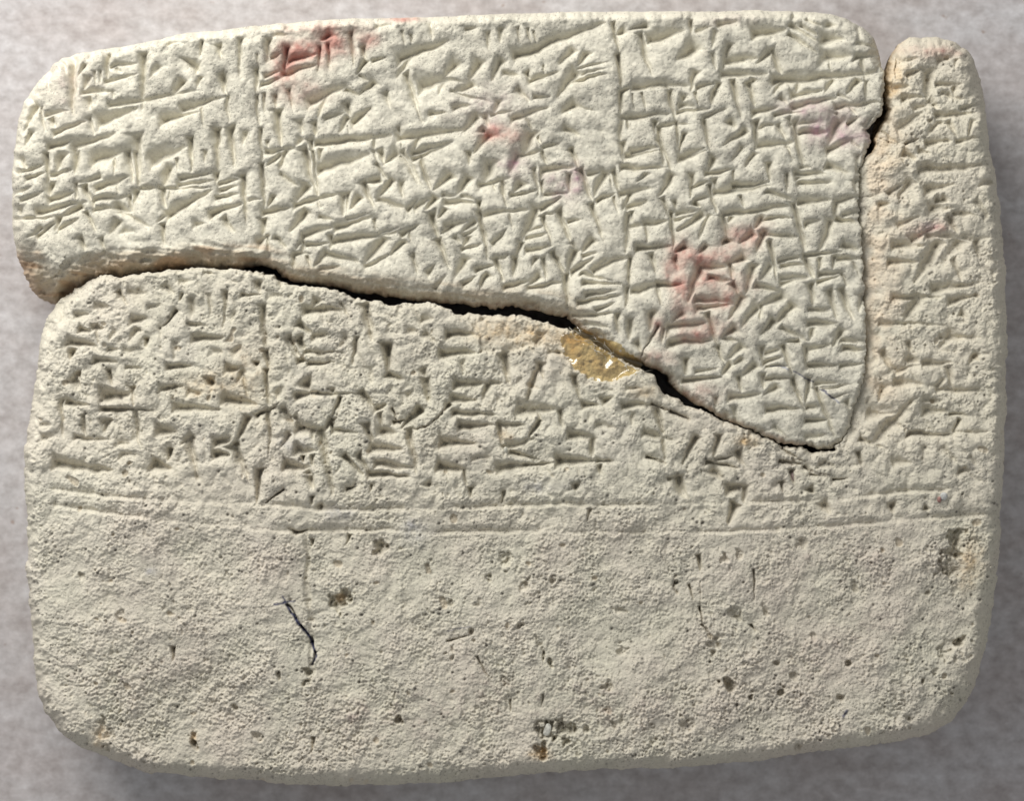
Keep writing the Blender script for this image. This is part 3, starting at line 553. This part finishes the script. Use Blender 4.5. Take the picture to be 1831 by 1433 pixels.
# hairline cracks
for pts, w, dp in [([(1546,239),(1560,243),(1575,248),(1590,255),(1600,257)],1.3,5),([(1618,256),(1630,250),(1644,247)],1.5,5),([(1603,103),(1600,125),(1602,143)],1.0,3),
               ([(1546,344),(1543,352),(1562,350)],1.1,3),([(1405,806),(1418,822),(1440,826)],1.5,5),([(1441,834),(1452,844),(1468,848),(1484,850)],1.6,5),
               ([(1168,723),(1185,730),(1200,735),(1217,744),(1234,752)],1.4,5),([(1158,819),(1176,822),(1190,830)],1.4,5),([(1399,829),(1417,831),(1436,829)],1.2,5),
               ([(803,723),(790,740),(776,752),(760,764),(738,768)],2.0,9),([(704,735),(708,750),(716,758),(703,760)],1.4,6),([(460,943),(482,946)],1.0,2),
               ([(514,945),(530,955),(548,950)],1.6,5),([(500,882),(480,895),(474,901)],1.3,5),([(466,848),(480,842)],1.0,4),([(497,721),(481,736),(462,742)],1.5,6),
               ([(607,722),(602,742),(596,756),(580,770),(560,772),(540,764),(524,744)],1.3,3),([(1208,1032),(1205,1050),(1212,1062)],2.0,6),([(1252,1040),(1253,1080),(1256,1112),(1265,1126),(1270,1138)],0.9,3)]:
    ink(cb, pts, w * 1.15, C(0.22, 0.16, 0.11), .2, ZB, dp * 0.7)
ink(cf, [(1178,582),(1170,600),(1152,622),(1144,646)], 1.1, C(.15, .10, .08), .4, ZF, 4)
ink(cf, [(1240,770 - 130),(1240,660)], 0.9, C(.25,.2,.15), .2)
del D, Dw, PIL

# ---------------------------------------------------------------- meshes
def link(o): sc.collection.objects.link(o); return o

def sheet(name, sd, z, drop, col, parent, mat, K, curl=1.0):
    keep = sd > -0.7 * ST
    q = keep[:-1, :-1] & keep[1:, :-1] & keep[:-1, 1:] & keep[1:, 1:]
    # every rim quad must touch the piece itself
    pos = sd > 0
    q &= pos[:-1, :-1] | pos[1:, :-1] | pos[:-1, 1:] | pos[1:, 1:]
    used = np.zeros_like(keep)
    used[:-1, :-1] |= q; used[1:, :-1] |= q; used[:-1, 1:] |= q; used[1:, 1:] |= q
    idx = -np.ones(keep.shape, np.int64)
    jj, ii = np.nonzero(used)
    idx[jj, ii] = np.arange(len(jj))
    gyy, gxx = np.gradient(blur(sd, 2.0), ST)
    gl = np.hypot(gxx, gyy) + 1e-6; gxx /= gl; gyy /= gl
    px = GX[jj, ii].copy(); py = GY[jj, ii].copy(); pz = z[jj, ii].copy()
    # rim edges
    qj, qi = np.nonzero(q)
    a = idx[qj, qi]; b = idx[qj, qi + 1]; c = idx[qj + 1, qi + 1]; d = idx[qj + 1, qi]
    quads = np.stack([d, c, b, a], 1)              # counter-clockwise seen from above (y flips)
    def qq(j, i):
        ok = (j >= 0) & (j < q.shape[0]) & (i >= 0) & (i < q.shape[1])
        r = np.zeros(j.shape, bool); r[ok] = q[j[ok], i[ok]]; return r
    rims = []
    for (nb, e0, e1) in ((qq(qj + 1, qi), d, c), (qq(qj, qi + 1), c, b), (qq(qj - 1, qi), b, a), (qq(qj, qi - 1), a, d)):
        m = ~nb; rims.append(np.stack([e0[m], e1[m]], 1))
    rims = np.concatenate(rims)
    rv = np.unique(rims)
    sdr = sd[jj[rv], ii[rv]]; gx_r = gxx[jj[rv], ii[rv]]; gy_r = gyy[jj[rv], ii[rv]]
    mv = np.clip(-sdr, -1.2 * ST, 1.2 * ST)
    px[rv] += gx_r * mv; py[rv] += gy_r * mv
    # true position: the outline was measured where the rim stands, lower than the written face
    fac = (CAMD + drop[jj, ii]) / CAMD
    wx = (px - CX) * fac; wy = (CY - py) * fac
    n0 = len(wx)
    X = [wx]; Y = [wy]; Z = [pz]; COL = [col[jj, ii]]
    kr = K[jj[rv], ii[rv]]
    last = {}
    loops = [quads]
    prev = rv.copy()
    remap = -np.ones(n0, np.int64); remap[rv] = np.arange(len(rv))
    e = np.stack([remap[rims[:, 0]], remap[rims[:, 1]]], 1)
    base = n0
    zr = pz[rv]
    lump = 5 * n_mid[jj[rv], ii[rv]] + 3 * n_s[jj[rv], ii[rv]]
    for fz, inr, inb in ((0.88, 0.5, 1.0), (0.68, 3.0, 3.0), (0.45, 11, 5), (0.22, 27, 7), (0.0, 52, 9)):
        ins = (kr * inr + (1 - kr) * inb) + (lump * (0.0 if fz > .8 or fz == 0 else 0.4)) * (kr * 0.4 + 0.6)
        ins = np.maximum(ins, 0.3)
        X.append(wx[rv] + gx_r * ins); Y.append(wy[rv] - gy_r * ins); Z.append(np.maximum(zr * fz, 0.0))
        cc = col[jj[rv], ii[rv]]
        COL.append(cc)
        cur = base + np.arange(len(rv))
        loops.append(np.stack([prev[e[:, 1]], prev[e[:, 0]], cur[e[:, 0]], cur[e[:, 1]]], 1))
        prev = cur; base += len(rv)
    V = np.stack([np.concatenate(X), np.concatenate(Y), np.concatenate(Z)], 1).astype(np.float32) * U
    V[:, 2] += 0.3 * U
    F = np.concatenate(loops).astype(np.int32)
    me = bpy.data.meshes.new(name)
    me.vertices.add(len(V)); me.vertices.foreach_set("co", V.ravel())
    me.loops.add(F.size); me.loops.foreach_set("vertex_index", F.ravel())
    me.polygons.add(len(F))
    me.polygons.foreach_set("loop_start", np.arange(0, F.size, 4, dtype=np.int32))
    me.polygons.foreach_set("use_smooth", np.ones(len(F), bool))
    me.update(calc_edges=True)
    if col is not None:
        at = me.color_attributes.new("clay", 'FLOAT_COLOR', 'POINT')
        cc = np.concatenate(COL); cc = np.concatenate([cc, np.ones((len(cc), 1), np.float32)], 1).astype(np.float32)
        at.data.foreach_set("color", np.clip(cc, 0.01, 1).ravel())
    me.materials.append(mat)
    o = link(bpy.data.objects.new(name, me)); o.parent = parent
    return o

# ---------------------------------------------------------------- materials
def nodes(m):
    m.use_nodes = True
    nt = m.node_tree; return nt, nt.nodes, nt.links, nt.nodes["Principled BSDF"]

def clay_mat(name, bump):
    m = bpy.data.materials.new(name); nt, N, L, P = nodes(m)
    at = N.new("ShaderNodeAttribute"); at.attribute_name = "clay"
    tc = N.new("ShaderNodeTexCoord")
    def tex(sc_, det=4, rough=0.6):
        n = N.new("ShaderNodeTexNoise"); n.inputs["Scale"].default_value = sc_
        n.inputs["Detail"].default_value = det; n.inputs["Roughness"].default_value = rough
        L.new(tc.outputs["Object"], n.inputs["Vector"]); return n
    n1 = tex(1700, 4, .65); n2 = tex(5200, 3, .6)
    r = N.new("ShaderNodeMapRange"); r.inputs["From Min"].default_value = .3; r.inputs["From Max"].default_value = .7
    r.inputs["To Min"].default_value = .86; r.inputs["To Max"].default_value = 1.12
    L.new(n1.outputs["Fac"], r.inputs["Value"])
    mx = N.new("ShaderNodeMix"); mx.data_type = 'RGBA'; mx.blend_type = 'MULTIPLY'; mx.inputs["Factor"].default_value = 1
    L.new(at.outputs["Color"], mx.inputs[6])
    cmb = N.new("ShaderNodeCombineColor")
    for i in range(3): L.new(r.outputs["Result"], cmb.inputs[i])
    L.new(cmb.outputs["Color"], mx.inputs[7])
    L.new(mx.outputs[2], P.inputs["Base Color"])
    P.inputs["Roughness"].default_value = .92
    P.inputs["Specular IOR Level"].default_value = .18
    add = N.new("ShaderNodeMath"); add.operation = 'ADD'
    L.new(n1.outputs["Fac"], add.inputs[0]); L.new(n2.outputs["Fac"], add.inputs[1])
    b = N.new("ShaderNodeBump"); b.inputs["Strength"].default_value = bump; b.inputs["Distance"].default_value = 0.00022
    L.new(add.outputs[0], b.inputs["Height"]); L.new(b.outputs["Normal"], P.inputs["Normal"])
    return m
M_f = clay_mat("smooth_clay", 0.5)
M_b = clay_mat("gritty_clay", 0.7)

def table_mat():
    m = bpy.data.materials.new("mottled_paper"); nt, N, L, P = nodes(m)
    tc = N.new("ShaderNodeTexCoord")
    def tex(s, det, rough, sx=1, sy=1):
        mp = N.new("ShaderNodeMapping"); mp.inputs["Scale"].default_value = (sx, sy, 1)
        L.new(tc.outputs["Object"], mp.inputs["Vector"])
        n = N.new("ShaderNodeTexNoise"); n.inputs["Scale"].default_value = s; n.inputs["Detail"].default_value = det
        n.inputs["Roughness"].default_value = rough; L.new(mp.outputs[0], n.inputs["Vector"]); return n
    a = tex(330, 8, .7, 1, 1.25); b = tex(60, 5, .6, .8, 1.3); c = tex(420, 3, .5)
    r1 = N.new("ShaderNodeValToRGB"); r1.color_ramp.elements[0].position = .34; r1.color_ramp.elements[1].position = .68
    r1.color_ramp.elements[0].color = (.365, .340, .326, 1); r1.color_ramp.elements[1].color = (.585, .566, .556, 1)
    L.new(a.outputs["Fac"], r1.inputs["Fac"])
    r2 = N.new("ShaderNodeValToRGB"); r2.color_ramp.elements[0].position = .36; r2.color_ramp.elements[1].position = .66
    r2.color_ramp.elements[0].color = (.89, .85, .85, 1); r2.color_ramp.elements[1].color = (1.06, 1.07, 1.10, 1)
    L.new(b.outputs["Fac"], r2.inputs["Fac"])
    mx = N.new("ShaderNodeMix"); mx.data_type = 'RGBA'; mx.blend_type = 'MULTIPLY'; mx.inputs["Factor"].default_value = 1
    L.new(r1.outputs[0], mx.inputs[6]); L.new(r2.outputs[0], mx.inputs[7])
    sp = N.new("ShaderNodeMapRange"); sp.inputs["From Min"].default_value = .70; sp.inputs["From Max"].default_value = .76
    L.new(c.outputs["Fac"], sp.inputs["Value"])
    mx2 = N.new("ShaderNodeMix"); mx2.data_type = 'RGBA'; mx2.inputs[7].default_value = (.27, .19, .15, 1)
    sc2 = N.new("ShaderNodeMath"); sc2.operation = 'MULTIPLY'; sc2.inputs[1].default_value = .6
    L.new(sp.outputs["Result"], sc2.inputs[0]); L.new(sc2.outputs[0], mx2.inputs["Factor"])
    L.new(mx.outputs[2], mx2.inputs[6]); L.new(mx2.outputs[2], P.inputs["Base Color"])
    P.inputs["Roughness"].default_value = .85; P.inputs["Specular IOR Level"].default_value = .2
    bp = N.new("ShaderNodeBump"); bp.inputs["Strength"].default_value = .3; bp.inputs["Distance"].default_value = .0003
    L.new(a.outputs["Fac"], bp.inputs["Height"]); L.new(bp.outputs["Normal"], P.inputs["Normal"])
    return m

me = bpy.data.meshes.new("ground_sheet")
W = 0.45; n = 24
vs = [(-W + 2 * W * i / n, -W + 2 * W * j / n, 0) for j in range(n + 1) for i in range(n + 1)]
fc = [(j * (n + 1) + i, j * (n + 1) + i + 1, (j + 1) * (n + 1) + i + 1, (j + 1) * (n + 1) + i) for j in range(n) for i in range(n)]
me.from_pydata(vs, [], fc); me.materials.append(table_mat())
ground = link(bpy.data.objects.new("table_surface", me)); ground["kind"] = "structure"
ground["label"] = "mottled pinkish grey paper sheet lying under the clay tablet"

tab = link(bpy.data.objects.new("clay_tablet", None)); tab.empty_display_size = 0.01
tab["label"] = "cream clay tablet covered in wedge writing, broken and glued, lying on grey paper"
tab["category"] = "clay tablet"
frag = sheet("broken_fragment", f_sd, ZF, f_drop, cf, tab, M_f, fK)
frag["label"] = "smoother pale fragment densely covered with wedge signs and red stains"
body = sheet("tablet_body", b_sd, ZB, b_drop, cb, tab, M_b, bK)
body["label"] = "gritty beige lower piece with two ruled lines and a blank lower half"

# ---------------------------------------------------------------- glue over the crack
GL = [(1004,600),(1000,618),(1012,640),(1028,662),(1052,679),(1085,684),(1122,678),(1148,668),(1152,652),(1138,632),(1110,614),(1080,604),(1050,590),(1030,584)]
GP = np.array([(x, y, 10, 9, 1) for x, y in GL], np.float32)
gs, gR, gH, gK = poly_field(GP, GX + n_s * 1.5 + n_f * .8, GY + n_mid * 1.5 + n_s)
surf = np.where(fs > 0, ZF, np.where(b_sd > 0, ZB, ZT - 34))
surf = np.maximum(surf, ZT - 36)
sg = blur(surf, 5)
gz = blur(surf, 3.5) + 5 * np.clip(gs / 14, 0, 1) ** .6 + 1.2 * n_s + 0.3 * n_f - 0.6
m = bpy.data.materials.new("amber_glue"); nt, N, L, P = nodes(m)
out = N["Material Output"]
tr = N.new("ShaderNodeBsdfTransparent"); tr.inputs["Color"].default_value = (.93, .84, .62, 1)
glo = N.new("ShaderNodeBsdfGlossy"); glo.inputs["Roughness"].default_value = .09
dif = N.new("ShaderNodeBsdfDiffuse"); dif.inputs["Color"].default_value = (.58, .45, .24, 1)
fr = N.new("ShaderNodeFresnel"); fr.inputs["IOR"].default_value = 1.9
m1 = N.new("ShaderNodeMixShader"); m1.inputs[0].default_value = .5
gn = N.new("ShaderNodeTexNoise"); gn.inputs["Scale"].default_value = 260; gn.inputs["Detail"].default_value = 3
gr = N.new("ShaderNodeMapRange"); gr.inputs["From Min"].default_value = .35; gr.inputs["From Max"].default_value = .65
gr.inputs["To Min"].default_value = .08; gr.inputs["To Max"].default_value = .24
L.new(gn.outputs["Fac"], gr.inputs["Value"]); L.new(gr.outputs["Result"], m1.inputs[0])
L.new(tr.outputs[0], m1.inputs[1]); L.new(dif.outputs[0], m1.inputs[2])
m2 = N.new("ShaderNodeMixShader")
bp = N.new("ShaderNodeBump"); bp.inputs["Strength"].default_value = .55; bp.inputs["Distance"].default_value = .0008
tcn = N.new("ShaderNodeTexCoord"); nz = N.new("ShaderNodeTexNoise"); nz.inputs["Scale"].default_value = 420; nz.inputs["Detail"].default_value = 2
L.new(tcn.outputs["Object"], nz.inputs["Vector"]); L.new(nz.outputs["Fac"], bp.inputs["Height"])
L.new(bp.outputs[0], glo.inputs["Normal"]); L.new(bp.outputs[0], fr.inputs["Normal"])
geo = N.new("ShaderNodeNewGeometry"); inv = N.new("ShaderNodeMath"); inv.operation = 'SUBTRACT'; inv.inputs[0].default_value = 1
L.new(geo.outputs["Backfacing"], inv.inputs[1])
mu = N.new("ShaderNodeMath"); mu.operation = 'MULTIPLY'; L.new(fr.outputs[0], mu.inputs[0]); L.new(inv.outputs[0], mu.inputs[1])
L.new(mu.outputs[0], m2.inputs[0]); L.new(m1.outputs[0], m2.inputs[1]); L.new(glo.outputs[0], m2.inputs[2])
L.new(m2.outputs[0], out.inputs["Surface"])

def plain_sheet(name, sd, z, parent, mat):
    q = (sd[:-1, :-1] > 0) & (sd[1:, :-1] > 0) & (sd[:-1, 1:] > 0) & (sd[1:, 1:] > 0)
    used = np.zeros(sd.shape, bool)
    used[:-1, :-1] |= q; used[1:, :-1] |= q; used[:-1, 1:] |= q; used[1:, 1:] |= q
    jj, ii = np.nonzero(used); idx = -np.ones(sd.shape, int); idx[jj, ii] = np.arange(len(jj))
    qj, qi = np.nonzero(q)
    F = np.stack([idx[qj + 1, qi], idx[qj + 1, qi + 1], idx[qj, qi + 1], idx[qj, qi]], 1)
    V = np.stack([(GX[jj, ii] - CX) * U, (CY - GY[jj, ii]) * U, z[jj, ii] * U], 1)
    me = bpy.data.meshes.new(name); me.from_pydata(V.tolist(), [], F.tolist())
    me.polygons.foreach_set("use_smooth", np.ones(len(F), bool)); me.materials.append(mat)
    o = link(bpy.data.objects.new(name, me)); o.parent = parent; return o
glue = plain_sheet("glue", gs, gz, tab, m)
glue["label"] = "shiny amber blob of glue bridging the crack"

def zat(x, y):
    i = int((x - X0) / ST); j = int((y - Y0) / ST); return float(max(surf[j, i], ZT - 30))
def tube(name, pts, r, parent, mat):
    vs, fs_ = [], []
    for k_, p in enumerate(pts):
        a = Vector(pts[min(k_ + 1, len(pts) - 1)]) - Vector(pts[max(k_ - 1, 0)]); a.normalize()
        s = a.orthogonal().normalized(); c = a.cross(s)
        rr = r * (0.5 if k_ in (0, len(pts) - 1) else 1)
        for h in range(5):
            an = 2 * math.pi * h / 5
            vs.append(Vector(p) + s * math.cos(an) * rr + c * math.sin(an) * rr)
    for k_ in range(len(pts) - 1):
        for h in range(5):
            fs_.append((k_ * 5 + h, k_ * 5 + (h + 1) % 5, k_ * 5 + 5 + (h + 1) % 5, k_ * 5 + 5 + h))
    fs_ += [tuple(range(4, -1, -1)), tuple(range(len(pts) * 5 - 5, len(pts) * 5))]
    me = bpy.data.meshes.new(name); me.from_pydata([tuple(v) for v in vs], [], fs_)
    me.polygons.foreach_set("use_smooth", [True] * len(fs_)); me.materials.append(mat)
    o = link(bpy.data.objects.new(name, me)); o.parent = parent; return o
mt = bpy.data.materials.new("glue_thread"); nt, N, L, P = nodes(mt)
P.inputs["Base Color"].default_value = (.55, .52, .44, 1); P.inputs["Roughness"].default_value = .2
rr = random.Random(4)
for i in range(26):
    tpos = rr.random()
    cx_ = 1022 + 138 * tpos; cy_ = 597 + 66 * tpos + rr.uniform(-9, 14)
    L_ = rr.uniform(8, 30); an = rr.uniform(-.9, 1.5)
    pts = []
    for s_ in range(6):
        f = s_ / 5 - .5
        x = cx_ + math.cos(an) * L_ * f + 3 * math.sin(6 * f + i); y = cy_ + math.sin(an) * L_ * f
        pts.append(((x - CX) * U, (CY - y) * U, (zat(x, y) + 5 + 3 * math.cos(f * 5)) * U))
    tube("glue_thread", pts, rr.uniform(.28, .55) * U, glue, mt)

# grains and chips bedded in the clay
def grain(name, x, y, rx, ry, h, ang, col, rough, lab, lift=0.0):
    import bmesh
    bm = bmesh.new(); bmesh.ops.create_icosphere(bm, subdivisions=3, radius=1)
    rn = random.Random(int(x)); ph = [rn.uniform(0, 6) for _ in range(3)]
    for v in bm.verts:
        q_ = 1 + .07 * math.sin(3 * v.co.x + ph[0]) + .06 * math.sin(4 * v.co.y + ph[1])
        v.co = Vector((v.co.x * rx * q_, v.co.y * ry * q_, v.co.z * h)) * U
    for f in bm.faces: f.smooth = True
    me = bpy.data.meshes.new(name); bm.to_mesh(me); bm.free()
    mm = bpy.data.materials.new(name + "_mineral"); nt, N, L, P = nodes(mm)
    tc = N.new("ShaderNodeTexCoord"); nn = N.new("ShaderNodeTexNoise"); nn.inputs["Scale"].default_value = 2500
    rp_ = N.new("ShaderNodeValToRGB"); rp_.color_ramp.elements[0].position = .35; rp_.color_ramp.elements[1].position = .65
    rp_.color_ramp.elements[0].color = (col[0] * .6, col[1] * .6, col[2] * .6, 1); rp_.color_ramp.elements[1].color = (*col, 1)
    L.new(tc.outputs["Object"], nn.inputs["Vector"]); L.new(nn.outputs["Fac"], rp_.inputs["Fac"])
    L.new(rp_.outputs[0], P.inputs["Base Color"]); P.inputs["Roughness"].default_value = rough
    me.materials.append(mm)
    o = link(bpy.data.objects.new(name, me)); o.parent = body
    o.location = ((x - CX) * U, (CY - y) * U, (zat(x, y) + lift) * U); o.rotation_euler = (0, 0, ang)
    o["label"] = lab
grain("pebble", 1420.5, 857, 6.2, 13.5, 4, .12, (.30, .22, .20), .5, "brown oval pebble bedded in the clay", 1)
grain("pebble", 1688, 888, 6, 8, 4, 0, (.55, .55, .52), .5, "pale round pebble bedded in the clay", 1)
grain("pebble", 1679.5, 894, 4, 5, 3, 0, (.36, .19, .16), .7, "small red grain beside the pale pebble", 1)
grain("pebble", 903.5, 805.5, 4.2, 6.0, 3.5, 0, (.50, .48, .40), .7, "small pale bead in a ringed pit", 2)
grain("shell_chip", 979, 1307, 7, 11, 3, -.3, (.66, .64, .56), .45, "white shell chip in a broken hollow", 3)
